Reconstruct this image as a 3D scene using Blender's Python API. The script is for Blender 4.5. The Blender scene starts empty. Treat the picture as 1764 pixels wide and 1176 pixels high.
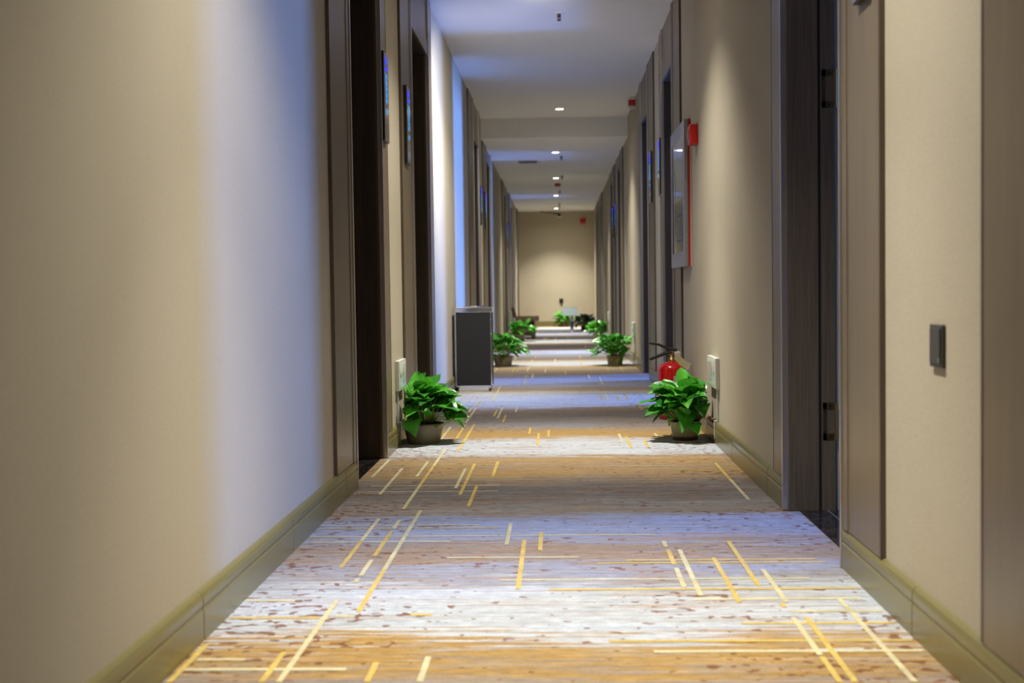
import bpy, bmesh, math, random
from mathutils import Vector, Matrix

S = bpy.context.scene
COL = S.collection
# ------------------------------------------------------------------ camera
F_PX, VPX, VPY, ROLL = 2200.0, 960.0, 499.0, 0.014
CAM_H = 0.75
cd = bpy.data.cameras.new('camera')
cam = bpy.data.objects.new('camera', cd)
COL.objects.link(cam)
cd.sensor_width = 36.0
cd.lens = 36.0 * F_PX / 1764.0
cd.clip_start = 0.05
cd.clip_end = 100
_d = Vector(((VPX - 882) / F_PX, (588 - VPY) / F_PX, -1.0)).normalized()
_u = Vector((-ROLL, 1.0, 0.0))
_u.z = -(_u.x * _d.x + _u.y * _d.y) / _d.z
_u.normalize()
_x = _d.cross(_u)
cam.matrix_world = Matrix.Translation((0, 0, CAM_H)) @ Matrix((_x, _d, _u)).to_4x4()
cd.dof.use_dof = True
cd.dof.focus_distance = 5.2
cd.dof.aperture_fstop = 4.0
S.camera = cam
# ------------------------------------------------------------------ world, exposure
w = bpy.data.worlds.new('world'); S.world = w; w.use_nodes = True
w.node_tree.nodes['Background'].inputs[0].default_value = (0.5, 0.55, 0.7, 1)
w.node_tree.nodes['Background'].inputs[1].default_value = 0.02
S.view_settings.view_transform = 'Standard'
S.view_settings.look = 'None'
S.view_settings.gamma = 1.0
S.view_settings.use_curve_mapping = False
S.view_settings.exposure = 0.0
LAMP_COL = (1.0, 0.965, 0.90)
LAMP_W = 290.0
DAY_COL = (0.10, 0.27, 1.0)
# y position, x, ceiling height, strength factor, tilt towards -x and +y in degrees
LAMPS = [(2.82, 0.0, 2.57, 1.1, 0, 0), (6.15, 0.0, 2.57, 1.0, 0, 0), (7.86, 0.0, 2.57, 1.05, 24, 38),
         (12.95, 0.045, 2.57, 1.0, 0, 0), (15.05, 0.0, 2.36, .8, 0, 0), (18.5, 0.0, 2.36, .9, 0, 0),
         (21.9, 0.0, 2.36, .9, 0, 0), (25.35, 0.0, 2.36, 1.7, 0, 0)]
# the daylight of the guest rooms: door number -> (window strength, room depth, window width, y shift)
ROOM_LIGHT = {2: (86, 2.8, .50, .62), 3: (88, 2.6, .60, .42), 4: (650, 6.5, .6, 2.0), 5: (260, 5.0, .6, .5), 7: (260, 5.0, .6, .3)}

WL, WR = -0.792, 0.765          # wall faces
Y0, Y1 = -2.5, 26.3             # back and far end of the corridor
ZC1, ZC2, YSTEP = 2.57, 2.36, 13.6
HEAD = 2.22

# ------------------------------------------------------------------ helpers
def tag(o, label=None, cat=None, group=None, kind=None):
    if label: o['label'] = label
    if cat: o['category'] = cat
    if group: o['group'] = group
    if kind: o['kind'] = kind
    return o

def empty(name, loc=(0, 0, 0), rz=0.0):
    o = bpy.data.objects.new(name, None); COL.objects.link(o)
    o.location = loc; o.rotation_euler = (0, 0, rz); o.empty_display_size = .05
    return o

def link(name, bm, m, parent=None, smooth=False, loc=None):
    me = bpy.data.meshes.new(name)
    bmesh.ops.recalc_face_normals(bm, faces=bm.faces)
    bm.to_mesh(me); bm.free()
    for mm in (m if isinstance(m, (list, tuple)) else [m]): me.materials.append(mm)
    if smooth:
        for p in me.polygons: p.use_smooth = True
    o = bpy.data.objects.new(name, me); COL.objects.link(o)
    if parent: o.parent = parent
    if loc: o.location = loc
    return o

def bx(bm, x0, x1, y0, y1, z0, z1, mi=0, bev=0.0):
    if x0 > x1: x0, x1 = x1, x0
    if y0 > y1: y0, y1 = y1, y0
    vs = [bm.verts.new((x, y, z)) for x in (x0, x1) for y in (y0, y1) for z in (z0, z1)]
    F = [(0, 1, 3, 2), (4, 6, 7, 5), (0, 4, 5, 1), (2, 3, 7, 6), (0, 2, 6, 4), (1, 5, 7, 3)]
    fs = []
    for f in F:
        fc = bm.faces.new([vs[i] for i in f]); fc.material_index = mi; fs.append(fc)
    if bev > 0:
        es = set(e for f in fs for e in f.edges)
        r = bmesh.ops.bevel(bm, geom=list(es), offset=bev, segments=2, affect='EDGES', profile=.5)
        for f in r['faces']: f.material_index = mi
    return bm

def box(name, m, parent, x0, x1, y0, y1, z0, z1, bev=0.0):
    return link(name, bx(bmesh.new(), x0, x1, y0, y1, z0, z1, 0, bev), m, parent)

def lathe(bm, prof, seg=32, cx=0, cy=0, mi=0):
    rings = []
    for r, z in prof:
        if r < 1e-5: rings.append([bm.verts.new((cx, cy, z))])
        else: rings.append([bm.verts.new((cx + r * math.cos(2 * math.pi * i / seg), cy + r * math.sin(2 * math.pi * i / seg), z)) for i in range(seg)])
    for a, b in zip(rings, rings[1:]):
        for i in range(seg):
            j = (i + 1) % seg
            if len(a) == 1 and len(b) == 1: continue
            if len(a) == 1: f = bm.faces.new((a[0], b[i], b[j]))
            elif len(b) == 1: f = bm.faces.new((a[i], b[0], a[j]))
            else: f = bm.faces.new((a[i], b[i], b[j], a[j]))
            f.material_index = mi
    return bm

def tube(bm, pts, r0, r1=None, seg=6, mi=0):
    r1 = r0 if r1 is None else r1
    pts = [Vector(p) for p in pts]; n = len(pts); rings = []
    for k, p in enumerate(pts):
        t = (pts[min(k + 1, n - 1)] - pts[max(k - 1, 0)]).normalized()
        a = t.cross(Vector((0, 0, 1)))
        if a.length < 1e-3: a = t.cross(Vector((1, 0, 0)))
        a.normalize(); b = t.cross(a)
        r = r0 + (r1 - r0) * k / (n - 1)
        rings.append([bm.verts.new(p + (a * math.cos(2 * math.pi * i / seg) + b * math.sin(2 * math.pi * i / seg)) * r) for i in range(seg)])
    for a, b in zip(rings, rings[1:]):
        for i in range(seg):
            j = (i + 1) % seg
            bm.faces.new((a[i], a[j], b[j], b[i])).material_index = mi
    for rg in (rings[0], rings[-1]): bm.faces.new(rg).material_index = mi
    return bm

# ------------------------------------------------------------------ materials
def new_mat(name):
    m = bpy.data.materials.new(name); m.use_nodes = True
    nt = m.node_tree
    return m, nt, nt.nodes['Principled BSDF']

def N(nt, t, **kw):
    n = nt.nodes.new(t)
    for k, v in kw.items(): setattr(n, k, v)
    return n

def coords(nt, scale=(1, 1, 1), obj=True):
    tc = N(nt, 'ShaderNodeTexCoord'); mp = N(nt, 'ShaderNodeMapping')
    nt.links.new(tc.outputs['Object'], mp.inputs[0]); mp.inputs['Scale'].default_value = scale
    return mp.outputs[0]

def noise(nt, vec, scale=5, detail=3, rough=.5):
    n = N(nt, 'ShaderNodeTexNoise'); n.inputs['Scale'].default_value = scale
    n.inputs['Detail'].default_value = detail; n.inputs['Roughness'].default_value = rough
    nt.links.new(vec, n.inputs['Vector']); return n.outputs['Fac']

def mixc(nt, fac, a, b, mode='MIX'):
    n = N(nt, 'ShaderNodeMix', data_type='RGBA', blend_type=mode)
    for s, v in ((n.inputs[0], fac), (n.inputs[6], a), (n.inputs[7], b)):
        if isinstance(v, bpy.types.NodeSocket): nt.links.new(v, s)
        elif isinstance(v, (int, float)): s.default_value = v
        else: s.default_value = (*v, 1) if len(v) == 3 else v
    return n.outputs[2]

def mth(nt, op, a, b=0.0, clamp=False):
    n = N(nt, 'ShaderNodeMath', operation=op, use_clamp=clamp)
    for s, v in ((n.inputs[0], a), (n.inputs[1], b)):
        if isinstance(v, bpy.types.NodeSocket): nt.links.new(v, s)
        else: s.default_value = v
    return n.outputs[0]

def mrange(nt, v, a, b, c=0, d=1):
    n = N(nt, 'ShaderNodeMapRange'); nt.links.new(v, n.inputs[0])
    for i, k in enumerate((a, b, c, d)): n.inputs[i + 1].default_value = k
    return n.outputs[0]

def bump(nt, b, h, strength=.3, dist=.002):
    n = N(nt, 'ShaderNodeBump'); n.inputs['Strength'].default_value = strength; n.inputs['Distance'].default_value = dist
    nt.links.new(h, n.inputs['Height']); nt.links.new(n.outputs[0], b.inputs['Normal'])

def plain(name, col, rough=.5, metal=0.0, emit=None, es=0.0, var=.08, scale=30, coat=0.0):
    m, nt, b = new_mat(name)
    v = noise(nt, coords(nt), scale, 3)
    c = mixc(nt, v, tuple(k * (1 - var) for k in col), tuple(min(1, k * (1 + var)) for k in col))
    nt.links.new(c, b.inputs['Base Color'])
    b.inputs['Roughness'].default_value = rough; b.inputs['Metallic'].default_value = metal
    if coat: b.inputs['Coat Weight'].default_value = coat
    if emit:
        b.inputs['Emission Color'].default_value = (*emit, 1); b.inputs['Emission Strength'].default_value = es
    return m

def wood(name, c0, c1, rough=.35, grain=(60, 60, 1.5)):
    m, nt, b = new_mat(name)
    v = noise(nt, coords(nt, grain), 3, 4, .6)
    v2 = noise(nt, coords(nt, (9, 9, .35)), 2.5, 2, .5)
    f = mth(nt, 'ADD', mth(nt, 'MULTIPLY', v, .7), mth(nt, 'MULTIPLY', v2, .3))
    c = mixc(nt, mrange(nt, f, .35, .65), c0, c1)
    nt.links.new(c, b.inputs['Base Color']); b.inputs['Roughness'].default_value = rough
    bump(nt, b, v, .08, .001)
    return m

def wallpaper(name, col):
    m, nt, b = new_mat(name)
    v = noise(nt, coords(nt, (1, 1, .55)), 420, 2, .6)
    h = noise(nt, coords(nt, (1, .12, 1)), 500, 2, .6)
    big = noise(nt, coords(nt), 1.6, 3, .6)
    f = mth(nt, 'ADD', mth(nt, 'MULTIPLY', v, .5), mth(nt, 'MULTIPLY', h, .5))
    c = mixc(nt, mrange(nt, f, .38, .62), tuple(k * .91 for k in col), tuple(k * 1.07 for k in col))
    c = mixc(nt, mrange(nt, big, .35, .65), c, mixc(nt, 1.0, c, (.955, .95, .93), 'MULTIPLY'))
    nt.links.new(c, b.inputs['Base Color']); b.inputs['Roughness'].default_value = .72
    b.inputs['Specular IOR Level'].default_value = .3
    bump(nt, b, f, .35, .0012)
    return m

M = {}
M['wall'] = wallpaper('beige_wallpaper', (.455, .398, .288))
M['ceiling'] = plain('ceiling_paint', (.82, .81, .79), .8, var=.02, scale=8)
M['casing'] = wood('grey_brown_laminate', (.150, .112, .064), (.195, .148, .086), .36)
M['casing_edge'] = wood('casing_edge', (.075, .05, .03), (.10, .07, .042), .35)
M['dark_wood'] = wood('dark_brown_wood', (.030, .019, .012), (.062, .042, .028), .38)
M['jamb_wood'] = wood('walnut_jamb_wood', (.085, .066, .046), (.145, .112, .078), .4)
M['trim_metal'] = plain('brushed_champagne_metal', (.58, .54, .49), .30, .85, var=.05, scale=80)
M['gasket'] = plain('black_rubber', (.008, .008, .010), .6)
M['skirting'] = plain('olive_grey_tile', (.175, .150, .055), .28, var=.05, scale=40)
M['chrome'] = plain('polished_steel', (.72, .71, .70), .12, 1.0, var=.02)
M['brass'] = plain('aged_brass', (.30, .19, .07), .38, 1.0, var=.25, scale=90)
M['white_plastic'] = plain('white_plastic', (.62, .62, .56), .35)
M['black_plastic'] = plain('black_plastic', (.012, .011, .010), .3)
M['dark_plastic'] = plain('dark_grey_plastic', (.055, .048, .038), .28)
M['red'] = plain('red_enamel', (.48, .004, .006), .22, coat=.4)
M['red_plastic'] = plain('red_plastic', (.50, .012, .006), .35)
M['lamp'] = plain('lamp_glass', (1, 1, 1), .5, emit=(1, .93, .82), es=14)
M['lamp_off'] = plain('frosted_lens', (.5, .5, .5), .5, emit=(1, .93, .82), es=2)
M['lamp_trim'] = plain('lamp_trim_white', (.5, .49, .47), .4)
M['valve_dark'] = plain('dark_bronze', (.06, .045, .045), .4, .6)
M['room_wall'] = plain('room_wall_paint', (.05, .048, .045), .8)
M['silver'] = plain('satin_silver', (.42, .43, .47), .3, .85)
M['led'] = plain('blue_led', (.01, .01, .1), .4, emit=(.015, .03, 1.0), es=2.2)
M['led2'] = plain('light_blue_led', (.01, .05, .2), .4, emit=(.06, .40, 1.0), es=.8)
M['sign_face'] = plain('smoked_acrylic', (.10, .085, .07), .12, .3)
M['soil'] = plain('potting_soil', (.045, .028, .016), .9, var=.4, scale=120)
M['stem'] = plain('pothos_stem', (.30, .38, .08), .5)
M['pot_grey'] = plain('grey_tan_pot', (.20, .165, .095), .45, var=.1)
M['pot_tan'] = plain('olive_tan_pot', (.34, .28, .13), .42, var=.12, scale=18)
M['saucer'] = plain('brown_plastic_saucer', (.09, .03, .015), .45)
M['bin_panel'] = plain('charcoal_leatherette', (.014, .013, .013), .5, var=.15, scale=200)
M['bench'] = wood('brown_bench_wood', (.05, .026, .014), (.085, .045, .026), .4, (1.5, 40, 40))

M['bench_top'] = wood('pale_bench_top', (.12, .070, .040), (.19, .115, .07), .45, (1.5, 40, 40))  # seat slab in a paler brown than apron and legs
for _b in [M['bin_panel'].node_tree.nodes['Principled BSDF']]: _b.inputs['Specular IOR Level'].default_value = .18
# marble
m, nt, b = new_mat('black_marble'); M['marble'] = m
v = noise(nt, coords(nt, (1, 1, 1)), 14, 8, .7)
vein = mrange(nt, mth(nt, 'ABSOLUTE', mth(nt, 'SUBTRACT', v, .5)), 0, .012, 1, 0)
nt.links.new(mixc(nt, mth(nt, 'MULTIPLY', vein, .5), (.008, .007, .008), (.30, .24, .20)), b.inputs['Base Color'])
b.inputs['Roughness'].default_value = .08

# leaves: colour varies from leaf to leaf
def leaf_mat(name, ca, cb, cc):
    m, nt, b = new_mat(name)
    at = N(nt, 'ShaderNodeAttribute', attribute_name='leaf')
    sp = N(nt, 'ShaderNodeSeparateColor'); nt.links.new(at.outputs['Color'], sp.inputs[0])
    c = mixc(nt, sp.outputs[0], ca, cb)
    v = noise(nt, coords(nt), 45, 3)
    c = mixc(nt, mth(nt, 'MULTIPLY', mrange(nt, v, .52, .68), sp.outputs[1]), c, cc)
    nt.links.new(c, b.inputs['Base Color']); b.inputs['Roughness'].default_value = .32
    b.inputs['Specular IOR Level'].default_value = .5
    tr = N(nt, 'ShaderNodeBsdfTranslucent'); nt.links.new(c, tr.inputs[0])
    mx = N(nt, 'ShaderNodeMixShader'); mx.inputs[0].default_value = .28
    nt.links.new(b.outputs[0], mx.inputs[1]); nt.links.new(tr.outputs[0], mx.inputs[2])
    nt.links.new(mx.outputs[0], nt.nodes['Material Output'].inputs[0])
    return m
M['leaf'] = leaf_mat('pothos_leaf', (.016, .130, .012), (.090, .42, .030), (.24, .56, .08))
M['leaf_dark'] = leaf_mat('dark_leaf', (.006, .022, .006), (.015, .05, .012), (.02, .06, .02))

# carpet --------------------------------------------------------------
W_ = (.42, .45, .48); G_ = (.245, .235, .235); B_ = (.26, .29, .38); D_ = (.135, .12, .115)  # blue band: blue-grey carpet made bluer, daylight from the open doors painted in
O_ = (.34, .205, .055); T_ = (.26, .185, .11); Y_ = (.34, .26, .15)
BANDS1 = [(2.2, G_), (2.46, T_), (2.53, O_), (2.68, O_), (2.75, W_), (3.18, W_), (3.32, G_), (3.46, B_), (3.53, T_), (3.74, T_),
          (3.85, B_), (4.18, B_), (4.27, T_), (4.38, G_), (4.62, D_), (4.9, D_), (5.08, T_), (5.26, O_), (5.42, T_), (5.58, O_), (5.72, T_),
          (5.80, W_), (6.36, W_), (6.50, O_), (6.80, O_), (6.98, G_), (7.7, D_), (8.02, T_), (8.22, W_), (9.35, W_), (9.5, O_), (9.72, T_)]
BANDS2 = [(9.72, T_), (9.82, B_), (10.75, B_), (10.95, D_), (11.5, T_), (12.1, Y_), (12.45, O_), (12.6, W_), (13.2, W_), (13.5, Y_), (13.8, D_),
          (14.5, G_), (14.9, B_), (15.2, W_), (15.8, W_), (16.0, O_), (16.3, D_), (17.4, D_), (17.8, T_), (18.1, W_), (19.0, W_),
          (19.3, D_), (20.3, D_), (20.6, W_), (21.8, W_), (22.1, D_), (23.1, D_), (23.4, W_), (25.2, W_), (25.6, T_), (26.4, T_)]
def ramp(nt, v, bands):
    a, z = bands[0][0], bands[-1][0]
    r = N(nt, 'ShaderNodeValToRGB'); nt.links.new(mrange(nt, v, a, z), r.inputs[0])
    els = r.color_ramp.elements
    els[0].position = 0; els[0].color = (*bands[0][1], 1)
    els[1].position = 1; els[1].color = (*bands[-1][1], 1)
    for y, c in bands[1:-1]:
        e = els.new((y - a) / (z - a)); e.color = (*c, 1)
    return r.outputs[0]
def carpet_mat(name, line=None):
    m, nt, b = new_mat(name)
    tc = N(nt, 'ShaderNodeTexCoord'); sp = N(nt, 'ShaderNodeSeparateXYZ'); nt.links.new(tc.outputs['Object'], sp.inputs[0])
    grain = noise(nt, coords(nt, (1, 1, 1)), 260, 2, .7)
    if line is None:
        n1 = noise(nt, coords(nt, (1.1, 4, 1)), 1.6, 3, .55)
        n2 = noise(nt, coords(nt, (1.3, 26, 1)), 2.2, 4, .65)
        y = mth(nt, 'ADD', sp.outputs[1], mth(nt, 'MULTIPLY', mth(nt, 'SUBTRACT', n1, .5), .42))
        y = mth(nt, 'ADD', y, mth(nt, 'MULTIPLY', mth(nt, 'SUBTRACT', n2, .5), .95))
        sel = mth(nt, 'GREATER_THAN', y, 9.72)
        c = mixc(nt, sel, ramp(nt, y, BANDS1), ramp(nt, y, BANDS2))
        # thin cross-wise brushed streaks
        s1 = noise(nt, coords(nt, (.6, 40, 1)), 2.0, 5, .7)
        c = mixc(nt, mth(nt, 'MULTIPLY', mrange(nt, s1, .50, .34), .5), c, mixc(nt, 1.0, c, (.50, .47, .46), 'MULTIPLY'))
        c = mixc(nt, mth(nt, 'MULTIPLY', mrange(nt, s1, .54, .70), .35), c, (.56, .56, .58))
        cl = noise(nt, coords(nt, (1.0, 5, 1)), 2.6, 4, .65)
        c = mixc(nt, mth(nt, 'MULTIPLY', mrange(nt, cl, .52, .66), .50), c, (.27, .245, .22))
        s2 = noise(nt, coords(nt, (.8, 36, 1)), 1.7, 4, .65)
        blot = noise(nt, coords(nt, (1.0, 1.6, 1)), 1.3, 2, .5)
        c = mixc(nt, mth(nt, 'MULTIPLY', mrange(nt, s2, .52, .64), mrange(nt, blot, .40, .60)), c, (.34, .18, .045))
        # dark brown flecks, denser towards the sides
        fl = noise(nt, coords(nt, (.85, 1.0, 1)), 34, 1.2, .5)
        reg = noise(nt, coords(nt, (1.2, 2.4, 1)), 1.9, 2, .5)
        edge = mrange(nt, mth(nt, 'ABSOLUTE', sp.outputs[0]), .15, .75, -.10, .10)
        dens = mrange(nt, mth(nt, 'ADD', reg, edge), .44, .64, 0, .115)
        th = mth(nt, 'GREATER_THAN', mth(nt, 'ADD', fl, dens), .700)
        c = mixc(nt, mth(nt, 'MULTIPLY', th, .85), c, (.15, .050, .014))
    else:
        v = noise(nt, coords(nt, (1, 1, 1)), 9, 2)
        c = mixc(nt, mrange(nt, v, .35, .65), line, tuple(k * 1.25 for k in line))
    mot = noise(nt, coords(nt, (.5, 1.5, 1)), 40, 4, .75)
    k = .10 if line else .26
    c = mixc(nt, mrange(nt, mot, .32, .68), mixc(nt, 1.0, c, (1 - k, 1 - k, 1 - k), 'MULTIPLY'), mixc(nt, 1.0, c, (1 + k, 1 + k, 1 + k), 'MULTIPLY'))
    c = mixc(nt, mrange(nt, grain, .3, .7), mixc(nt, 1.0, c, (.72, .72, .72), 'MULTIPLY'), mixc(nt, 1.0, c, (1.22, 1.22, 1.22), 'MULTIPLY'))
    nt.links.new(c, b.inputs['Base Color'])
    b.inputs['Roughness'].default_value = .95
    b.inputs['Specular IOR Level'].default_value = .1
    b.inputs['Sheen Weight'].default_value = .15
    bump(nt, b, grain, .5, .004)
    return m
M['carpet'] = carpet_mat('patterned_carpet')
M['line_gold'] = carpet_mat('carpet_gold_thread', (.46, .33, .085))
M['line_pale'] = carpet_mat('carpet_pale_thread', (.46, .41, .235))

# ------------------------------------------------------------------ doors: near outer, near inner, far inner, far outer edge
LDOORS = [(4.44, 4.87, 5.72, 5.94), (6.50, 6.98, 7.89, 8.12), (11.52, 12.15, 12.99, 13.20), (13.74, 14.30, 15.22, 15.42),
          (18.55, 19.10, 20.0, 20.25), (21.25, 21.75, 22.60, 22.82), (25.25, 25.42, 26.08, 26.24)]
RDOORS = [(.72, 1.15, 2.03, 2.30), (3.01, 3.42, 4.29, 4.51), (7.80, 8.30, 9.10, 9.32), (9.92, 10.52, 11.40, 11.62),
          (14.55, 15.03, 15.95, 16.18), (16.65, 17.12, 18.0, 18.25), (21.25, 21.75, 22.60, 22.82), (23.45, 23.95, 24.75, 24.95)]
TH = .17
def zc(y): return ZC1 if y < YSTEP else ZC2

# walls as solid slabs with the doorways cut out
def wall(name, X, s, doors):
    bm = bmesh.new()
    y = Y0
    for (a, b_, c, d) in doors:
        bx(bm, X, X + s * TH, y, b_, 0, ZC1 + .1)
        bx(bm, X, X + s * TH, b_, c, HEAD, ZC1 + .1)
        y = c
    bx(bm, X, X + s * TH, y, Y1 + .2, 0, ZC1 + .1)
    return tag(link(name, bm, M['wall']), kind='structure')
wall('wall_left', WL, -1, LDOORS)
wall('wall_right', WR, 1, RDOORS)
tag(box('wall_end', M['wall'], None, WL, WR, Y1, Y1 + .15, 0, ZC1), kind='structure')
tag(box('wall_back', M['wall'], None, WL, WR, Y0 - .15, Y0, 0, ZC1), kind='structure')
bm = bmesh.new()
bx(bm, WL, WR, Y0, YSTEP, ZC1, ZC1 + .1)
bx(bm, WL, WR, YSTEP, Y1, ZC2, ZC1 + .1)
tag(link('ceiling', bm, M['ceiling']), kind='structure')

# carpet with the woven lines
LONG, TRANS = (
    [(-0.6, 3.44, 4.19), (-0.528, 4.0, 4.16), (-0.529, 3.59, 3.97), (-0.53, 3.34, 3.54), (-0.532, 3.26, 3.31), (-0.477, 2.96, 4.34), (-0.547, 2.42, 3.07), (-0.761, 2.42, 2.69), (-0.581, 2.42, 2.63), (-0.376, 2.42, 2.55), (-0.274, 2.42, 2.59), (-0.541, 4.37, 6.03), (-0.58, 5.14, 5.59), (-0.668, 4.69, 5.38), (-0.761, 5.13, 5.67), (-0.368, 4.67, 5.51), (-0.397, 4.83, 5.36), (-0.319, 4.41, 4.88), (-0.27, 5.12, 5.57), (-0.475, 5.95, 7.14), (-0.524, 6.25, 7.09), (-0.599, 6.43, 7.03), (-0.53, 7.24, 8.69), (-0.36, 7.47, 8.16), (-0.388, 7.6, 8.0), (-0.319, 7.25, 7.66), (-0.558, 7.87, 8.22), (-0.453, 8.59, 9.76), (-0.266, 7.84, 8.23), (-0.156, 6.65, 6.96), (-0.106, 6.17, 6.67), (-0.055, 6.51, 6.81), (-0.108, 3.18, 3.81), (-0.159, 3.74, 4.08), (-0.059, 3.65, 3.93), (0.306, 3.69, 3.78), (0.308, 3.45, 3.65), (0.309, 3.19, 3.41), (0.341, 3.1, 3.65), (0.424, 3.03, 3.54), (0.496, 3.2, 3.77), (0.536, 3.03, 3.39), (0.522, 2.98, 3.02), (0.525, 2.59, 2.89), (0.526, 2.41, 2.58), (0.555, 2.41, 2.89), (0.666, 2.41, 3.06), (0.666, 4.51, 5.46), (0.422, 6.02, 6.34), (0.34, 6.02, 6.48), (0.309, 6.3, 6.61), (0.495, 6.41, 6.62), (0.474, 8.66, 9.14), (0.514, 7.9, 8.43), (0.408, 8.58, 8.95), (0.296, 8.68, 9.17), (0.333, 8.61, 9.16)],
    [(4.064, -0.77, -0.26), (4.012, -0.77, -0.19), (3.879, -0.77, 0.29), (3.795, -0.75, -0.33), (2.907, -0.77, -0.56), (2.919, -0.52, -0.48), (2.929, -0.35, -0.3), (3.073, -0.77, -0.65), (2.575, -0.75, -0.65), (2.505, -0.76, -0.43), (3.561, -0.32, 0.05), (3.476, 0.1, 0.72), (3.513, 0.18, 0.7), (3.281, -0.16, 0.64), (3.169, -0.03, 0.74), (3.065, 0.32, 0.72), (2.945, 0.53, 0.74), (2.838, 0.4, 0.74), (2.699, 0.1, 0.74), (2.62, 0.19, 0.74), (5.463, -0.77, -0.26), (4.755, -0.76, -0.23), (4.896, -0.73, -0.23), (5.089, -0.64, -0.15)])
random.seed(11)
bm = bmesh.new()
def quad(x0, x1, y0, y1, z, mi):
    bm.faces.new([bm.verts.new(p) for p in ((x0, y0, z), (x1, y0, z), (x1, y1, z), (x0, y1, z))]).material_index = mi
quad(WL, WR, Y0, Y1, 0, 0)
for (a, b_, c, d) in LDOORS: quad(WL - .012, WL, b_ + .012, c - .012, 0, 0)
for (a, b_, c, d) in RDOORS: quad(WR, WR + .035, b_ + .012, c - .012, 0, 0)
for i, (x, a, b_) in enumerate(LONG):
    wd = .0125
    n = max(1, round((b_ - a) / .5)); dy = (b_ - a) / n
    for k in range(n):
        quad(x - wd / 2, x + wd / 2, a + k * dy, a + (k + 1) * dy, .0012 + i * 2e-6, 1 if random.random() < .5 else 2)
for i, (y, a, b_) in enumerate(TRANS):
    wd = .017 if y < 3.2 else .013
    quad(a, b_, y - wd / 2, y + wd / 2, .0010 + i * 2e-6, 2 if random.random() < .5 else 1)
for i in range(70):
    x = random.uniform(-.72, .70); y = random.uniform(9.6, 25)
    if abs(x) < .2: x *= 2.5
    quad(x - .0065, x + .0065, y, y + random.uniform(.25, .9), .0012 + i * 2e-6, random.choice((1, 2)))
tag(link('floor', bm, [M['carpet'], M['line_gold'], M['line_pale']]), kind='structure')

# skirting tiles
def skirting(name, X, s, runs, joints):
    prof = [(0, 0), (.017, 0), (.017, .066), (.014, .070), (.014, .073), (.0165, .077), (.0165, .092), (.012, .102), (.006, .107), (0, .108)]
    bm = bmesh.new()
    for (a, b_) in runs:
        cuts = [a] + [j for j in joints if a + .03 < j < b_ - .03] + [b_]
        for p, q in zip(cuts, cuts[1:]):
            p += .0012; q -= .0012
            rings = []
            for yy, k in ((p, .85), (p + .002, 1), (q - .002, 1), (q, .85)):
                rings.append([bm.verts.new((X - s * u * k, yy, z if z < .1 else z - (1 - k) * .01)) for u, z in prof])
            for r0, r1 in zip(rings, rings[1:]):
                for i in range(len(prof) - 1): bm.faces.new((r0[i], r0[i + 1], r1[i + 1], r1[i]))
            bm.faces.new(rings[0]); bm.faces.new(rings[-1][::-1])
    return tag(link(name, bm, M['skirting']), kind='structure')
def runs(doors, y1):
    r, y = [], Y0
    for (a, b_, c, d) in doors:
        r.append((y, b_ - .014)); y = c + .014
    r.append((y, y1)); return [q for q in r if q[1] - q[0] > .05]
skirting('baseboard_left', WL, -1, runs(LDOORS, Y1 - .02), [3.66 + .94 * k for k in range(-3, 25)])
skirting('baseboard_right', WR, 1, runs(RDOORS, Y1 - .02), [2.73 + .94 * k for k in range(-3, 26)])
bm = bmesh.new(); bx(bm, WL + .018, WR - .018, Y1 - .017, Y1, 0, .07); bx(bm, WL + .018, WR - .018, Y1 - .013, Y1, .07, .107)
tag(link('baseboard_end', bm, M['skirting']), kind='structure')

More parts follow.
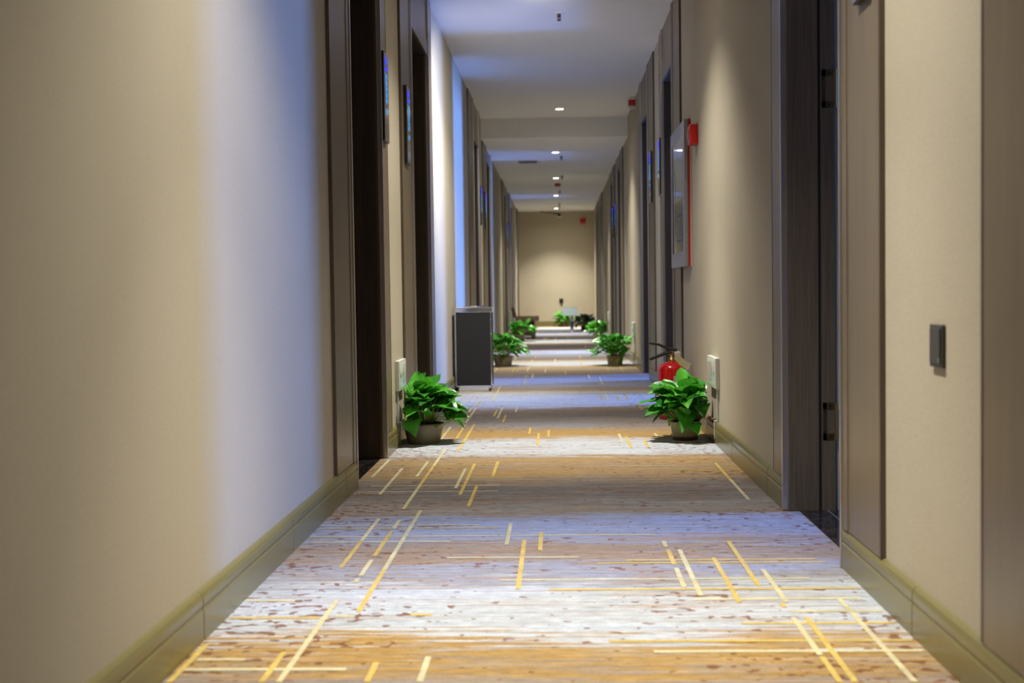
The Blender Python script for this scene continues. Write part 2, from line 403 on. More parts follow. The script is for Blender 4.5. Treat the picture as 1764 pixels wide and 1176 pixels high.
# ------------------------------------------------------------------ one door set
dn = [0]
def door(side, e, open_=False, hinged=False, swing=92):
    dn[0] += 1
    a, b_, c, d = e
    X, s = (WL, -1) if side == 'left' else (WR, 1)
    z1 = zc(a) - .002
    if a < YSTEP < d: z1 = ZC2 - .002
    r = empty('door_%d' % dn[0], (X, b_, 0)); tag(r, kind='structure')
    def P(name, m, u0, u1, y0, y1, z0, z1_, bev=0):
        return box(name, m, r, s * u0, s * u1, y0 - b_, y1 - b_, z0, z1_, bev)
    zb = .1075
    # near casing: flat board, darker outer edge strip, thin inset line
    bm = bmesh.new()
    bx(bm, 0, s * -.012, a + .012 - b_, -.014, zb, z1)
    bx(bm, s * -.0118, s * -.0150, -.075, -.030, zb, z1)
    link('casing', bm, M['casing'], r)
    P('edge_strip', M['casing_edge'], 0, -.013, a, a + .012, zb, z1)
    bm = bmesh.new(); bx(bm, 0, s * -.012, c + .014 - b_, d - .010 - b_, zb, z1)
    link('casing', bm, M['casing'], r)
    P('edge_strip', M['casing_edge'], 0, -.013, d - .010, d, zb, z1)
    # metal corner trims
    P('metal_trim', M['trim_metal'], -.019, .020, b_ - .013, b_ + .0015, .0015, z1, .0015)
    P('metal_trim', M['trim_metal'], -.019, .004, c - .0015, c + .013, .0015, z1, .0015)
    # jambs
    P('jamb', M['dark_wood'], .02, .155, b_, b_ + .018, .0015, HEAD)
    jm = M['jamb_wood'] if hinged else M['dark_wood']
    if open_:
        P('jamb', jm, .0, .100, c - .018, c, .0015, HEAD)
        P('door_gasket', M['gasket'], .100, .110, c - .012, c, .0015, HEAD)
        P('door_stop', jm, .110, .155, c - .016, c, .0015, HEAD)
    else:
        P('jamb', jm, .0, .120, c - .018, c, .0015, HEAD)
        P('door_gasket', M['gasket'], .120, .132, c - .014, c, .0015, HEAD)
        P('jamb_bead', M['casing_edge'], .0, .012, c - .0215, c - .018, .0015, HEAD - .02)
    # head
    P('header', M['dark_wood'], .0, .155, b_ + .018, c - .018, HEAD - .018, HEAD)
    P('header_casing', M['casing'], -.012, .0, b_, c, HEAD - .018, HEAD + .07)
    P('transom_panel', M['casing'], -.005, .0, b_, c, HEAD + .07, z1)
    # marble sill
    P('threshold', M['marble'], .036 if s > 0 else .013, .17, b_ + .002, c - .002, -.02, .0015)
    P('threshold_trim', M['trim_metal'], .125, .131, b_ + .018, c - .018, .0012, .0035)
    if not open_:
        lf = P('door_leaf', M['dark_wood'], .132, .168, b_ + .018, c - .018, .008, HEAD - .02)
        hb = bmesh.new(); yy = .10
        bx(hb, s * .118, s * .132, yy - .02, yy + .02, .93, 1.13, 0, .003)
        tube(hb, [(s * .118, yy, 1.03), (s * .085, yy, 1.03), (s * .080, yy + .02, 1.03), (s * .080, yy + .12, 1.03)], .009, seg=8)
        hd = link('door_handle', hb, M['chrome'], lf)
    else:
        # leaf swung into the room on the far jamb
        L = c - b_ - .036
        hx, hy = s * .150, c - .006 - b_
        lf = link('door_leaf', bx(bmesh.new(), 0, .042, -L, 0, .008, HEAD - .022), M['dark_wood'], r)
        lf.location = (hx + s * .004, hy, 0); lf.rotation_euler = (0, 0, math.radians(s * swing))
        for zc_ in ((.30, 1.40) if hinged else (.25, 1.1, 1.95)):
            hb = bmesh.new()
            h = .0625
            y0 = c - .016 - b_; y1 = y0 - .002
            bx(hb, s * .114, s * .150, y0, y1, zc_ + h - .022, zc_ + h)
            bx(hb, s * .114, s * .150, y0, y1, zc_ - h, zc_ - h + .022)
            bx(hb, s * .114, s * .126, y0, y1, zc_ - h, zc_ + h)
            tube(hb, [(s * .158, y0 - .006, zc_ - h), (s * .158, y0 - .006, zc_ + h)], .005, seg=10)
            hg = link('hinge', hb, M['brass'], r)
            sb = bmesh.new()
            for (u, dz) in ((.119, .034), (.119, -.034), (.138, .052), (.138, -.052)):
                lathe(sb, [(0, 0), (.0032, 0), (.0032, .0012), (0, .0012)], 10)
                for v in sb.verts:
                    if not v.tag:
                        x_, y_, z_ = v.co; v.co = (s * u + x_, y1 - z_, zc_ + dz + y_); v.tag = True
            link('screw', sb, M['black_plastic'], hg)
    return r
for e in LDOORS: door('left', e)
OPEN = {2, 3, 4, 5, 7}
for k, e in enumerate(RDOORS):
    door('right', e, open_=(k + 1) in OPEN, hinged=(k == 1), swing=168 if k == 1 else 100)

# ------------------------------------------------------------------ guest rooms behind the open doors, each with its window
wn = 0
for k, (st, depth, ww, sh) in sorted(ROOM_LIGHT.items()):
    wn += 1
    a, b_, c, d = RDOORS[k - 1]
    xa, xb = WR + TH, WR + TH + depth
    ya, yb = b_ - .06, c + .06 + max(0, sh) + (.35 if k == 2 else 0)
    zr = 2.5
    if zr > zc(b_) : zr = 2.4
    bm = bmesh.new()
    bx(bm, xa, xb, ya - .05, ya, 0, zr); bx(bm, xa, xb, yb, yb + .05, 0, zr)
    yc = (b_ + c) / 2 + sh
    z0, z1 = (.03 if k in (3, 4) else .45), 2.15
    w0, w1 = yc - ww / 2, yc + ww / 2
    if w0 < ya + .02: w0 = ya + .02
    if w1 > yb - .02: w1 = yb - .02
    bx(bm, xb, xb + .05, ya - .05, w0, 0, zr); bx(bm, xb, xb + .05, w1, yb + .05, 0, zr)
    bx(bm, xb, xb + .05, w0, w1, 0, z0); bx(bm, xb, xb + .05, w0, w1, z1, zr)
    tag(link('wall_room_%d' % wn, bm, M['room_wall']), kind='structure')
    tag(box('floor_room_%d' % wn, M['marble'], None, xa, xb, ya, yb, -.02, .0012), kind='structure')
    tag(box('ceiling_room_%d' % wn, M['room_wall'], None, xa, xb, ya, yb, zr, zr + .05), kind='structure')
    wr = empty('window_%d' % wn, (xb, (w0 + w1) / 2, z0)); tag(wr, kind='structure')
    hw = (w1 - w0) / 2
    bm = bmesh.new()
    bx(bm, 0, .04, -hw, -hw + .03, 0, z1 - z0); bx(bm, 0, .04, hw - .03, hw, 0, z1 - z0)
    bx(bm, 0, .04, -hw, hw, 0, .03); bx(bm, 0, .04, -hw, hw, z1 - z0 - .03, z1 - z0)
    link('window_frame', bm, M['white_plastic'], wr)
    bm = bmesh.new()
    bm.faces.new([bm.verts.new(p) for p in ((.045, -hw + .03, .03), (.045, -hw + .03, z1 - z0 - .03), (.045, hw - .03, z1 - z0 - .03), (.045, hw - .03, .03))])
    dm = plain('daylight_%d' % wn, (.5, .5, .5), .5, emit=DAY_COL, es=st)
    link('pane', bm, dm, wr)

# ------------------------------------------------------------------ downlights
LL = ['recessed downlight overhead in front of the first doors', 'recessed downlight above the nearest pair of potted plants',
      'tilted recessed downlight over the litter bin stretch of corridor',
      'lit downlight just before the ceiling steps down, seen as a thin sliver', 'largest fully visible round downlight, first beyond the ceiling step',
      'second round downlight beyond the ceiling step, above the hanging orange sign', 'third round downlight beyond the ceiling step, between two far sprinklers',
      'farthest round downlight, close to the end wall beside the camera']
for i, (y, x, z, f, tx, ty) in enumerate(LAMPS):
    r = empty('ceiling_downlight', (x, y, z))
    tag(r, LL[i], 'ceiling light', 'recessed downlights along the ceiling')
    link('trim_ring', lathe(bmesh.new(), [(.038, 0), (.038, -.004), (.042, -.005), (.052, -.003), (.054, 0)], 32), M['lamp_trim'], r, True)
    link('lens', lathe(bmesh.new(), [(0, -.0045), (.038, -.0045), (.038, -.001)], 32), M['lamp'], r)
    for nm, sz, k in (('lamp_core_beam', 60, 1.0), ('lamp_wide_beam', 106, .70), ('lamp_spill', 165, .035)):
        ld = bpy.data.lights.new(nm, 'SPOT')
        ld.energy = LAMP_W * f * k; ld.color = LAMP_COL
        ld.spot_size = math.radians(sz); ld.spot_blend = 1.0; ld.shadow_soft_size = .03
        lo = bpy.data.objects.new(nm, ld); COL.objects.link(lo); lo.parent = r
        lo.location = (0, 0, -.04)
        lo.rotation_euler = (math.radians(ty), math.radians(tx), 0)

# ------------------------------------------------------------------ door number signs
def sign(side, y0, z0, label, wid=.15, h=.40, seed=1, face=.012):
    X, s = (WL, -1) if side == 'left' else (WR, 1)
    r = empty('room_number_sign', (X - s * face, y0, z0)); tag(r, label, 'sign', 'lit room number signs beside the doors')
    box('back_plate', M['black_plastic'], r, 0, -s * .014, 0, wid, 0, h, .001)
    box('face_panel', M['sign_face'], r, -s * .0142, -s * .018, 0.002, wid - .002, .002, h - .002, .001)
    xf = -s * .0190
    rnd = random.Random(seed)
    bm = bmesh.new()
    def st(y, z, w_, hh): bx(bm, xf, xf - s * .0006, y, y + w_, z, z + hh)
    # two large numerals
    st(.062, h - .050, .016, .034); st(.040, h - .050, .062, .010); st(.040, h - .050, .012, .020)
    st(.030, h - .080, .080, .010); st(.092, h - .080, .014, .022)
    link('numerals', bm, M['led'], r)
    bm = bmesh.new()
    for k in range(6):
        zz = h - .118 - k * .027 - (.02 if k == 5 else 0)
        for j in range(3): st(.045 + rnd.uniform(-.004, .004), zz + j * .008, .058, .0035)
        for j in range(2): st(.050 + j * rnd.uniform(.02, .035), zz, .005, .022)
    link('characters', bm, M['led2'], r)
    return r
sign('left', 5.73, 1.43, 'lit blue room number sign on the frame of the nearest left doorway', seed=1)
sign('left', 6.60, 1.415, 'lit blue room number sign on the near frame of the second left doorway', seed=2)
sign('left', 13.03, 1.42, 'small lit number sign on the left, first of the two beyond the litter bin', seed=3)
sign('left', 13.84, 1.42, 'small lit number sign on the left, second of the two beyond the litter bin', seed=4)
sign('right', 3.08, 1.44, 'number sign cut by the top edge of the photo on the nearest right door frame', wid=.13, seed=5)
sign('right', 9.14, 1.42, 'lit blue number sign on the far side of the doorway behind the framed plan', seed=6)
sign('right', 10.02, 1.42, 'lit blue number sign on the right beside the doorway with the blue daylight', seed=7)
sign('right', 15.99, 1.42, 'tiny lit number sign far down the right wall, nearer of its pair', seed=8)
sign('right', 16.74, 1.42, 'tiny lit number sign far down the right wall, farther of its pair', seed=9)
sign('left', 20.04, 1.42, 'tiny dim number sign far down the left wall', seed=10)

# ------------------------------------------------------------------ low exit signs with cable channel
M['exit_glass'] = plain('pale_green_panel', (.50, .56, .46), .15, var=.25, scale=90, emit=(.75, .9, .65), es=.06)
M['exit_ink'] = plain('exit_ink_green', (.25, .42, .26), .3)
def exit_sign(side, y0, label, wid=.32, z0=.268, h=.147):
    X, s = (WL, -1) if side == 'left' else (WR, 1)
    r = empty('exit_sign', (X, y0, z0)); tag(r, label, 'exit sign', 'low wall exit signs')
    box('housing', M['white_plastic'], r, -s * .0005, -s * .021, 0, wid, 0, h, .003)
    box('panel', M['exit_glass'], r, -s * .021, -s * .0225, .012, wid - .012, .012, h - .012)
    bm = bmesh.new(); xf = -s * .0227
    def st(y, z, w_, hh): bx(bm, xf, xf - s * .0004, y, y + w_, z, z + hh)
    # running figure, doorway and arrow
    st(.140, .100, .016, .016); st(.136, .062, .014, .036); st(.116, .074, .05, .008); st(.120, .034, .010, .03); st(.150, .030, .010, .034); st(.160, .030, .018, .007)
    pn = link('running_figure', bm, M['exit_ink'], r); bm = bmesh.new()
    if wid > .25:
        st(.190, .030, .006, .09); st(.190, .114, .05, .006); st(.236, .030, .006, .09)
        link('doorway_symbol', bm, M['exit_ink'], r); bm = bmesh.new()
    st(.040, .066, .05, .010); st(.034, .058, .012, .026); st(.046, .050, .008, .042)
    link('arrow_symbol', bm, M['exit_ink'], r)
    box('cable_channel', M['white_plastic'], r, -s * .0005, -s * .010, .03, .05, .108 - z0, 0)
    bm = bmesh.new()
    tube(bm, [(-s * .012, .04, .116 - z0), (-s * .022, .04, .112 - z0), (-s * .023, .038, .098 - z0), (-s * .0205, .036, .03 - z0)], .003, seg=6)
    link('cable', bm, M['white_plastic'], r)
    return r
exit_sign('left', 6.165, 'white low exit sign on the left wall above the nearest potted plant', wid=.27)
exit_sign('right', 6.08, 'white low exit sign on the right wall above the nearest potted plant')
exit_sign('right', 12.62, 'low exit sign on the right wall behind the second potted plant', wid=.30)
exit_sign('right', 18.85, 'low exit sign far down the right wall by the third potted plant', wid=.30)
exit_sign('left', 20.45, 'low exit sign far down the left wall beyond the third plant', wid=.30)

# ------------------------------------------------------------------ switch on the near right wall
r = empty('wall_switch', (WR, 2.547, .584)); tag(r, 'small dark square switch plate on the near right wall', 'switch')
box('plate', M['dark_plastic'], r, -.0005, -.0075, 0, .084, 0, .086, .0015)
box('rocker', M['dark_plastic'], r, -.0075, -.0105, .008, .076, .008, .078, .001)
tag(box('indicator', M['silver'], r, -.0105, -.0113, .008, .018, .010, .020), 'small pale corner indicator')

# ------------------------------------------------------------------ framed plan and alarm on the right wall
m, nt, b = new_mat('plan_sheet'); M['plan'] = m
v = noise(nt, coords(nt, (1, 3, .7)), 6, 3)
c = mixc(nt, mrange(nt, v, .40, .6), (.10, .13, .16), (.30, .36, .42))
nt.links.new(c, b.inputs['Base Color']); b.inputs['Roughness'].default_value = .06; b.inputs['Coat Weight'].default_value = .6
r = empty('framed_floor_plan', (WR, 7.30, .875)); tag(r, 'silver framed evacuation plan behind glass on the right wall', 'picture')
fw, fh, ft = .83, .83, .745 - .765
x0, x1 = -.0165, -.040
bm = bmesh.new()
bx(bm, x0, x1, 0, .075, 0, fh, 0, .002); bx(bm, x0, x1, fw - .075, fw, 0, fh, 0, .002)
bx(bm, x0, x1, .075, fw - .075, 0, .085, 0, .002); bx(bm, x0, x1, .075, fw - .075, fh - .085, fh, 0, .002)
link('frame', bm, M['silver'], r)
box('plan_sheet', M['plan'], r, x0, x1 + .006, .07, fw - .07, .08, fh - .08)
bm = bmesh.new()
for (y_, z_, w_, h_) in ((.12, .15, .02, .5), (.20, .15, .30, .012), (.20, .30, .30, .012), (.20, .15, .012, .16), (.32, .15, .012, .16), (.48, .15, .012, .16), (.60, .2, .02, .4)):
    bx(bm, x1 + .0058, x1 + .0052, y_, y_ + w_, z_, z_ + h_)
link('plan_lines', bm, plain('plan_ink', (.03, .08, .16), .3), r)
box('red_backing', M['red'], r, -.005, x0 + .0005, -.002, .495, -.0, fh + .002)
box('wall_board', M['white_plastic'], r, -.0005, -.005, -.004, .47, 0, fh - .03)
r = empty('fire_alarm', (WR, 6.92, 1.523)); tag(r, 'red fire alarm box on the right wall beside the framed plan', 'alarm')
box('housing', M['red_plastic'], r, -.0005, -.046, 0, .105, 0, .105, .006)
box('base', M['red'], r, -.0005, -.010, -.006, .111, -.004, .109, .003)
tag(box('cover_lens', plain('dark_red_lens', (.30, .004, .002), .15), r, -.046, -.050, .02, .085, .025, .08, .002), 'dark red lens')
r = empty('fire_alarm', (WR, 12.26, 2.465)); tag(r, 'small red and white alarm high on the right wall near the ceiling step', 'alarm')
box('housing', M['red_plastic'], r, -.0005, -.066, 0, .06, .025, .085, .004)
box('base', M['white_plastic'], r, -.0005, -.060, .005, .055, 0, .025, .003)
r = empty('fire_alarm', (.54, Y1, 2.08)); tag(r, 'red alarm high on the end wall of the corridor', 'alarm')
box('housing', M['red_plastic'], r, -.055, .055, -.0005, -.05, .03, .125, .006)
box('base', plain('pink_plastic', (.5, .18, .16), .4), r, -.05, .05, -.0005, -.04, 0, .03, .004)

# ------------------------------------------------------------------ ceiling fittings
SP = [(8.49, .034, ZC1, 'nearest ceiling sprinkler, at the top of the photo'), (15.44, .069, ZC2, 'ceiling sprinkler beside the first lamp beyond the step'),
      (18.1, .086, ZC2, 'ceiling sprinkler beside the second lamp beyond the step'), (20.8, .058, ZC2, 'small far sprinkler above the third lamp beyond the step'),
      (23.9, .062, ZC2, 'farthest tiny sprinkler near the end wall')]
for y, x, z, lb in SP:
    r = empty('ceiling_sprinkler', (x, y, z)); tag(r, lb, 'sprinkler', 'sprinklers on the ceiling')
    link('escutcheon', lathe(bmesh.new(), [(0, 0), (.032, 0), (.032, -.002), (.014, -.007), (.012, -.007)], 24), M['ceiling'], r, True)
    bm = lathe(bmesh.new(), [(.012, -.004), (.012, -.026), (.007, -.028), (.007, -.032), (0, -.032)], 14)
    tube(bm, [(.010, 0, -.026), (.012, 0, -.038), (.002, 0, -.050)], .0032); tube(bm, [(-.010, 0, -.026), (-.012, 0, -.038), (-.002, 0, -.050)], .0032)
    link('frame_arms', bm, M['valve_dark'], r)
    link('glass_bulb', lathe(bmesh.new(), [(0, -.031), (.003, -.033), (.003, -.046), (0, -.049)], 10), plain('red_bulb', (.5, .01, .01), .1), r, True)
    link('deflector', lathe(bmesh.new(), [(0, -.049), (.014, -.050), (.014, -.052), (0, -.053)], 16), M['valve_dark'], r)
r = empty('ceiling_vent', (-.34, 16.1, ZC2)); tag(r, 'grey slotted air vent flush in the ceiling on the left', 'vent')
bm = bmesh.new(); bx(bm, -.13, .11, -.13, -.115, -.008, 0); bx(bm, -.13, .11, .115, .13, -.008, 0); bx(bm, -.13, -.115, -.115, .115, -.008, 0); bx(bm, .095, .11, -.115, .115, -.008, 0)
link('frame', bm, plain('vent_grey', (.22, .21, .2), .5), r)
bm = bmesh.new()
for i in range(10): bx(bm, -.115, .095, -.11 + i * .0225, -.097 + i * .0225, -.006, -.002)
link('slats', bm, plain('vent_slat_grey', (.12, .12, .115), .5), r)
r = empty('smoke_detector', (-.212, 16.1, ZC2)); tag(r, 'small white round detector on the ceiling beside the vent', 'detector')
link('base', lathe(bmesh.new(), [(0, 0), (.018, 0), (.018, -.006), (0, -.006)], 20), M['white_plastic'], r)
link('dome', lathe(bmesh.new(), [(.015, -.006), (.014, -.014), (.009, -.020), (0, -.022)], 20), plain('white_dome', (.75, .75, .72), .15), r, True)
r = empty('hanging_sign', (.025, 19.36, ZC2)); tag(r, 'small orange red sign hanging under the ceiling beyond the step', 'sign')
box('board', M['red_plastic'], r, -.045, .045, -.008, .008, -.052, -.006, .002)
bm = bmesh.new(); [link('hanger', tube(bmesh.new(), [(q, 0, -.0065), (q, 0, 0)], .002), M['chrome'], r) for q in (-.03, .03)]
r = empty('security_camera', (.055, 25.0, ZC2)); tag(r, 'dark security camera hanging from the ceiling near the end wall', 'camera')
bm = bmesh.new(); lathe(bm, [(0, 0), (.03, 0), (.03, -.01), (.008, -.014), (.008, -.10), (0, -.10)], 16); link('mount', bm, M['white_plastic'], r)
bm = bmesh.new(); tube(bm, [(0, .06, -.135), (0, -.08, -.15)], .034, .034, 14); link('housing', bm, M['black_plastic'], r, False)
bm = bmesh.new(); bx(bm, -.045, .045, -.11, .09, -.200, -.185, 0, .003); link('lower_bracket', bm, M['white_plastic'], r)
bm = bmesh.new(); tube(bm, [(-.03, .02, -.115), (-.10, .05, -.125), (-.17, .05, -.095), (-.26, .03, -.108), (-.36, .02, -.075)], .022, .012, 8); link('conduit', bm, plain('tan_conduit', (.16, .12, .07), .5), r, True)

# end wall socket
r = empty('wall_socket', (.08, Y1, .47)); tag(r, 'small black socket on the middle of the end wall', 'socket')
box('plate', M['dark_plastic'], r, -.043, .043, -.0005, -.01, 0, .1, .003)
box('plug', M['black_plastic'], r, -.025, .025, -.01, -.045, .025, .08, .004)

# pedestal stand
M['frost'] = plain('pale_frosted_plastic', (.55, .66, .62), .25)
r = empty('pedestal_stand', (.255, 22.83, 0)); tag(r, 'slim stand with a pale frosted tray in front of the end wall', 'stand')
link('foot', lathe(bmesh.new(), [(0, 0), (.075, 0), (.07, .012), (.02, .02), (0, .02)], 20), M['silver'], r, True)
bm = bmesh.new(); bx(bm, -.028, .028, -.015, .015, .015, .285, 0, .004); link('post', bm, M['silver'], r)
tag(box('blue_label', plain('dark_blue_label', (.02, .04, .14), .4), r, -.022, .022, -.0155, -.018, .07, .18), 'dark blue band on the post')
bm = bmesh.new(); bx(bm, -.175, .105, -.09, .09, .285, .30, 0, .005); bx(bm, -.175, -.165, -.09, .09, .30, .435); bx(bm, .095, .105, -.09, .09, .30, .435); bx(bm, -.165, .095, .08, .09, .30, .435); bx(bm, -.165, .095, -.09, -.08, .30, .425)
link('tray', bm, M['frost'], r)

# low wooden bench at the far left
r = empty('wooden_bench', (-.46, 19.95, 0)); tag(r, 'low brown wooden seat with short backrest against the far left wall', 'bench')
bm = bmesh.new()
for i in range(6): bx(bm, -.19, .165, -.26 + i * .088, -.18 + i * .088, .272, .345, 0, .004)
link('seat', bm, M['bench_top'], r)
box('apron', M['bench'], r, -.17, .10, -.22, .22, .045, .271, .004)
for x_, y_ in ((-.16, -.20), (.08, -.20), (-.16, .20), (.08, .20)):
    box('leg', M['bench'], r, x_ - .03, x_ + .03, y_ - .03, y_ + .03, 0, .205, .003)
bm = bmesh.new(); bx(bm, -.02, .02, -.24, .24, 0, .16, 0, .006)
o = link('backrest', bm, M['bench'], r); o.location = (-.20, 0, .33); o.rotation_euler = (0, math.radians(-14), 0)

# ------------------------------------------------------------------ litter bin
r = empty('litter_bin', (-.628, 9.62, 0)); tag(r, 'tall charcoal and steel litter bin standing against the left wall', 'litter bin')
hx, hy = .138, .118
bm = bmesh.new(); bx(bm, -hx + .02, hx - .03, -hy + .005, hy - .02, 0, .035, 0, .003); link('plinth', bm, M['chrome'], r)
box('body', M['bin_panel'], r, -hx + .002, hx - .010, -hy + .004, hy - .004, .036, .590, .004)
bm = bmesh.new()
for x_ in (-hx + .002, hx - .010):
    bx(bm, x_ - .003, x_ + .007 if x_ > 0 else x_ + .005, -hy, -hy + .012, .036, .590, 0, .001)
    bx(bm, x_ - .003, x_ + .007 if x_ > 0 else x_ + .005, hy - .012, hy, .036, .590, 0, .001)
bx(bm, -hx, hx, -hy, -hy + .006, .034, .044); bx(bm, -hx, hx, hy - .006, hy, .034, .044)
link('corner_trim', bm, M['chrome'], r)
bm = bmesh.new(); bx(bm, -hx, hx + .002, -hy - .002, hy + .002, .590, .622, 0, .003)
bx(bm, -hx - .002, hx + .005, -hy - .006, hy + .006, .622, .630, 0, .002)
link('lid', bm, M['chrome'], r)
bm = lathe(bmesh.new(), [(.085, .630), (.085, .636), (.078, .636), (.074, .632)], 32); link('ash_tray_ring', bm, M['chrome'], r, True)
for z_ in (.535, .430):
    bm = lathe(bmesh.new(), [(0, 0), (.006, 0), (.006, .003), (0, .004)], 12)
    for v in bm.verts:
        p = v.co.copy(); v.co = (hx - .006 + p.x, -hy - p.z, z_ + p.y)
    link('rivet', bm, M['chrome'], r)

# ------------------------------------------------------------------ fire extinguisher
r = empty('fire_extinguisher', (.652, 7.36, 0)); tag(r, 'red fire extinguisher on the floor behind the right plant', 'fire extinguisher')
R_ = .079
pr = [(0, .004), (R_ - .012, .0), (R_ - .004, .004), (R_, .014), (R_, .285)]
for i in range(1, 9):
    t = i / 8 * math.pi / 2; pr.append((.022 + (R_ - .022) * math.cos(t), .285 + .042 * math.sin(t)))
pr += [(.020, .335), (0, .335)]
link('cylinder', lathe(bmesh.new(), pr, 40), M['red'], r, True)
link('neck', lathe(bmesh.new(), [(.021, .328), (.021, .350), (.014, .352), (.014, .372), (0, .372)], 20), M['brass'], r, True)
bm = bmesh.new(); bx(bm, -.018, .018, -.014, .014, .366, .392, 0, .003); link('valve', bm, plain('valve_metal', (.30, .22, .10), .35, .8), r)
bm = bmesh.new()
tube(bm, [(.03, -.006, .392), (-.02, -.008, .404), (-.075, -.012, .428), (-.128, -.016, .436)], .011, .005, 8)
tube(bm, [(.03, .008, .392), (-.02, .008, .404), (-.075, .006, .428), (-.128, .004, .436)], .011, .005, 8)
link('upper_lever', bm, M['black_plastic'], r)
bm = bmesh.new()
tube(bm, [(.0, -.012, .386), (-.05, -.014, .376), (-.13, -.016, .345)], .009, .005, 8)
tube(bm, [(.0, .008, .386), (-.05, .010, .366), (-.12, .008, .340)], .006, .005, 8)
link('carry_handle', bm, M['black_plastic'], r)
bm = bmesh.new(); tube(bm, [(0, -.014, .378), (.01, -.05, .37), (.02, -.085, .31), (.022, -.088, .2), (.02, -.086, .1)], .008, .008, 8)
tube(bm, [(.0, .012, .378), (-.06, .05, .36), (-.079, .03, .30), (-.080, .028, .12)], .007, .007, 8)
bm.free(); bm = bmesh.new()
tube(bm, [(0, .012, .378), (.01, .055, .365), (.0, .084, .31), (0, .0835, .12)], .008, .008, 8)
link('hose', bm, M['black_plastic'], r)
bm = bmesh.new()
vs = []
for i in range(7):
    u = i / 6
    p = Vector((.018 + .075 * u, -.030 - .045 * u, .366 - .062 * u - .010 * math.sin(u * 3)))
    vs.append((bm.verts.new(p + Vector((-.008, 0, -.018))), bm.verts.new(p + Vector((.012, 0, .016)))))
for p, q in zip(vs, vs[1:]): bm.faces.new((p[0], p[1], q[1], q[0]))
bmesh.ops.solidify(bm, geom=bm.faces[:], thickness=.001)
link('tag', bm, plain('yellow_paper_tag', (.62, .56, .30), .6, var=.2), r)
bm = bmesh.new()
bx(bm, .016, .050, -.020, .012, .362, .388, 0, .006); link('safety_seal', bm, plain('white_seal', (.55, .52, .48), .5), r)
bm.free() if False else None
bm = bmesh.new(); vs = []
for i in range(9):
    t = math.radians(-88 + i * 6.5); vs.append([bm.verts.new(((R_ + .0006) * math.cos(t), (R_ + .0006) * math.sin(t), z_)) for z_ in (.150, .250)])
for p, q in zip(vs, vs[1:]): bm.faces.new((p[0], q[0], q[1], p[1]))
link('label_sticker', bm, plain('grey_label', (.42, .34, .32), .4, var=.3, scale=150), r)

# ------------------------------------------------------------------ potted pothos plants
def leaf(bm, lay, base, direction, up, L, Wd, fold, droop, rnd):
    d = direction.normalized(); sd = d.cross(up).normalized(); n = sd.cross(d).normalized()
    tnt = (rnd.random(), rnd.random() ** 2, 0, 1)
    prof = [(0, .0), (-.06, .34), (.04, .72), (.22, .98), (.42, .96), (.62, .74), (.82, .38), (1.0, .0)]
    nv = []
    for i, (t, wf) in enumerate(prof):
        tc_ = max(0, t)
        mid = base + d * (L * (t if i != 1 else -.02)) - up * (droop * L * tc_ * tc_) 
        row = []
        for k in (-1, -.5, 0, .5, 1):
            off = sd * (Wd * .5 * wf * k); lift = n * (fold * Wd * .5 * wf * abs(k))
            back = d * (-.07 * L if (i == 1 and abs(k) > .4) else 0)
            wave = n * (.04 * L * math.sin(6 * t + k * 2)) * abs(k)
            row.append(mid + off + lift + back + wave)
        nv.append(row)
    V = []
    for i, row in enumerate(nv):
        if prof[i][1] == 0: v = bm.verts.new(row[2]); V.append([v] * 5)
        else: V.append([bm.verts.new(p) for p in row])
    for a, b_ in zip(V, V[1:]):
        for k in range(4):
            q = []
            for v in (a[k], a[k + 1], b_[k + 1], b_[k]):
                if v not in q: q.append(v)
            if len(q) >= 3:
                f = bm.faces.new(q); f.smooth = True
                for lp in f.loops: lp[lay] = tnt

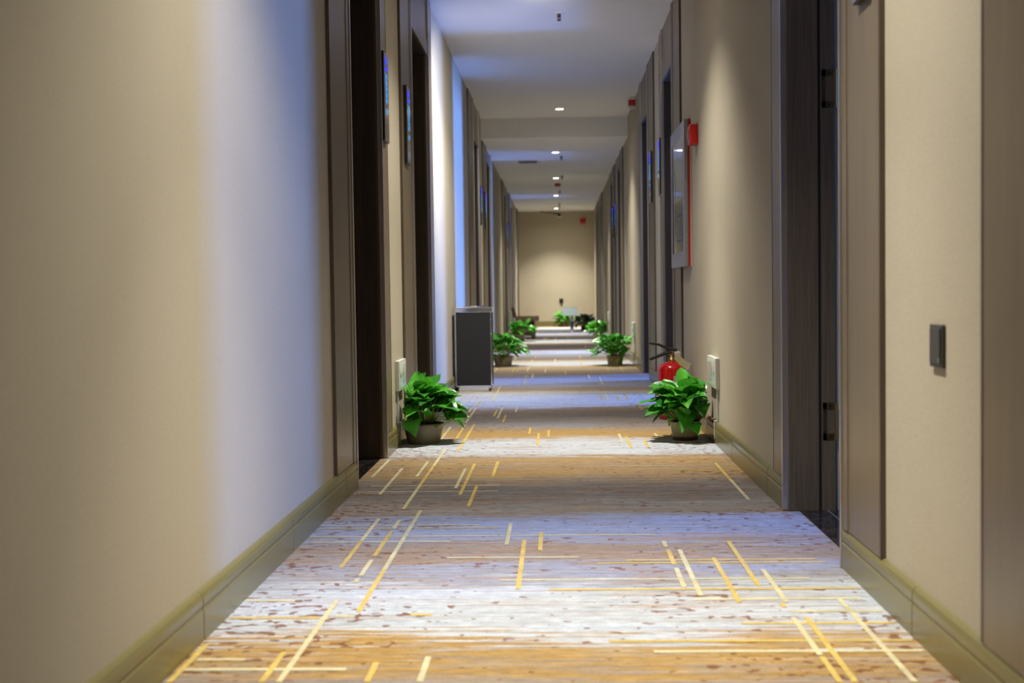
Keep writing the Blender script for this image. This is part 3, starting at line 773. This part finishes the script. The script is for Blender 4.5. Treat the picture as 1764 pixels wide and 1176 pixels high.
def plant(x, y, label, potR=.10, potH=.10, potr=.075, rim=True, pm='pot_grey', fr=.17, fh=.21, nleaf=95, seed=1, lm='leaf', squash=1.0, lean=(0, 0), swirl=False, L0=.10, name='potted_pothos', trail=0):
    rnd = random.Random(seed)
    r = empty(name, (x, y, 0)); tag(r, label, 'potted plant', 'potted plants along the corridor')
    pr = [(0, 0), (potr - .004, 0), (potr, .004), (potr + (potR - potr) * .8, potH * .78), (potR - .004, potH * .80), (potR, potH * .83), (potR + .001, potH), (potR - .006, potH), (potR - .009, potH * .8), (0, potH * .8)]
    bm = lathe(bmesh.new(), pr, 48)
    if swirl:
        bm.free(); bm = bmesh.new(); seg = 72; rings = []
        for i in range(13):
            t = i / 12; rr = potr + (potR - potr) * t; ring = []
            for k in range(seg):
                a = 2 * math.pi * k / seg
                amp = .0022 * math.sin(math.pi * min(1, t / .85)) if t < .85 else 0
                ring.append(bm.verts.new(((rr + amp * math.sin(9 * a + 5 * t)) * math.cos(a), (rr + amp * math.sin(9 * a + 5 * t)) * math.sin(a), potH * (.12 + .88 * t))))
            rings.append(ring)
        rings.append([bm.verts.new(((potR - .006) * math.cos(2 * math.pi * k / seg), (potR - .006) * math.sin(2 * math.pi * k / seg), potH)) for k in range(seg)])
        rings.append([bm.verts.new(((potR - .010) * math.cos(2 * math.pi * k / seg), (potR - .010) * math.sin(2 * math.pi * k / seg), potH * .78)) for k in range(seg)])
        for a_, b2 in zip(rings, rings[1:]):
            for k in range(seg): bm.faces.new((a_[k], a_[(k + 1) % seg], b2[(k + 1) % seg], b2[k]))
        bm.faces.new(rings[0][::-1])
        link('saucer', lathe(bmesh.new(), [(0, 0), (potr - .002, 0), (potr + .004, .003), (potr + .004, potH * .2), (potr - .002, potH * .2), (0, potH * .13)], 40), M['saucer'], r, True)
    link('pot', bm, M[pm], r, True)
    link('soil', lathe(bmesh.new(), [(potR - .0095, potH * .805), (0, potH * .83)], 24), M['soil'], r)
    lf = bmesh.new(); lay = lf.loops.layers.float_color.new('leaf')
    sm = bmesh.new()
    mg = .027 if 6 < y < 7 else .006
    xl, xh = WL + mg - x, WR - mg - x
    for i in range(nleaf):
        u = (i + .5) / nleaf
        az = i * 2.39996 + rnd.uniform(-.3, .3)
        el = math.radians(88 - 84 * u ** .75 + rnd.uniform(-8, 8))
        q = rnd.uniform(.60, .88) if i % 4 else rnd.uniform(.30, .60)
        rr = fr * q
        hz = potH * .9 + .03 + (fh * .80) * math.sin(max(0, el)) * q * 1.05
        if u > .66 and math.sin(az) < -.25 and rnd.random() < .55: continue
        if u > .8: hz -= rnd.uniform(0, .05 if -math.cos(az) * x < -.2 * abs(x) else .012)
        p = Vector((math.cos(az) * rr * (math.cos(el) * .9 + .12) + lean[0] * q, math.sin(az) * rr * (math.cos(el) * .9 + .12) * squash + lean[1] * q, hz))
        p.z = max(p.z, .025)
        outd = Vector((math.cos(az), math.sin(az), 0))
        dr = (outd * math.cos(el * .7) + Vector((rnd.uniform(-.35, .35), rnd.uniform(-.35, .35), rnd.uniform(-.35, .55) + .45 * math.sin(el)))).normalized()
        L = L0 * rnd.uniform(.75, 1.25)
        # keep the leaf out of the wall by turning it along the wall
        tip = p + dr * L
        if tip.x < xl + .01 or tip.x > xh - .01:
            dr.x *= -.2; dr.y += .5 * (1 if rnd.random() < .5 else -1); dr.normalize()
        p.x = min(max(p.x, xl + .03), xh - .03)
        up = Vector((rnd.uniform(-.4, .4), rnd.uniform(-.55, .15), 1)).normalized()
        if abs(up.dot(dr)) > .93: up = Vector((-dr.y, dr.x - .5, .6)).normalized()
        n0 = len(lf.verts)
        leaf(lf, lay, p, dr, up, L, L * rnd.uniform(.62, .85), rnd.uniform(.1, .5), rnd.uniform(.1, .55), rnd)
        b0 = Vector((math.cos(az) * potR * .45 * q, math.sin(az) * potR * .45 * q, potH * .8))
        md = (b0 + p) / 2 + Vector((0, 0, .018)) + outd * .004
        tube(sm, [b0, md, p], .0026, .0014, 5)
    for i in range(trail):
        a0 = rnd.uniform(-2.6, -.4)
        b0 = Vector((math.cos(a0) * potR * .8, math.sin(a0) * potR * .8, potH * .9))
        e = b0 + Vector((math.cos(a0) * .06 + .03, math.sin(a0) * .05, .02)); e2 = e + Vector((.03, -.01, .018))
        tube(sm, [b0, b0 + Vector((math.cos(a0) * .03, math.sin(a0) * .03, -.004)), e, e2], .0032, .0018, 6)
    lf.verts.ensure_lookup_table()
    for v in lf.verts:
        v.co.x = min(max(v.co.x, xl), xh); v.co.z = max(v.co.z, .006)
    for v in sm.verts: v.co.x = min(max(v.co.x, xl + .002), xh - .002)
    link('foliage', lf, M[lm], r)
    link('stems', sm, M['stem'], r, True)
    return r
plant(-.672, 6.30, 'bushy green pothos in a grey pot, nearest plant on the left', potR=.100, potH=.100, potr=.080, fr=.150, fh=.228, seed=3, lean=(.012, -.02), nleaf=125, L0=.108, trail=5)
plant(.624, 6.34, 'bushy green pothos in a tan swirled pot, nearest plant on the right', potR=.075, potH=.092, potr=.060, pm='pot_tan', swirl=True, fr=.158, fh=.228, seed=8, lean=(-.004, -.02), nleaf=135, L0=.108, trail=2)
plant(-.545, 12.66, 'green potted plant on the left just beyond the litter bin', potR=.10, potH=.10, potr=.08, fr=.20, fh=.22, seed=5, lean=(.02, 0), nleaf=80, L0=.11)
plant(.560, 12.60, 'green potted plant on the right, second from the front', potR=.085, potH=.095, potr=.070, pm='pot_tan', fr=.20, fh=.235, seed=6, lean=(.0, 0), nleaf=80, L0=.11)
plant(-.575, 18.7, 'green potted plant on the left in front of the wooden bench', potR=.10, potH=.11, potr=.08, fr=.20, fh=.19, seed=7, lean=(.04, 0), nleaf=70, L0=.11)
plant(.590, 18.6, 'green potted plant on the right, third from the front', potR=.085, potH=.11, potr=.07, pm='pot_tan', fr=.15, fh=.19, seed=9, nleaf=65, L0=.10)
plant(.12, 25.95, 'green plant on the floor against the end wall', potR=.12, potH=.05, potr=.10, fr=.20, fh=.26, seed=10, nleaf=80, L0=.12)
plant(.50, 23.3, 'dark leafed plant near the end wall on the right', potR=.08, potH=.08, potr=.07, pm='saucer', fr=.20, fh=.24, seed=12, nleaf=80, lm='leaf_dark', L0=.11, name='potted_dark_plant')
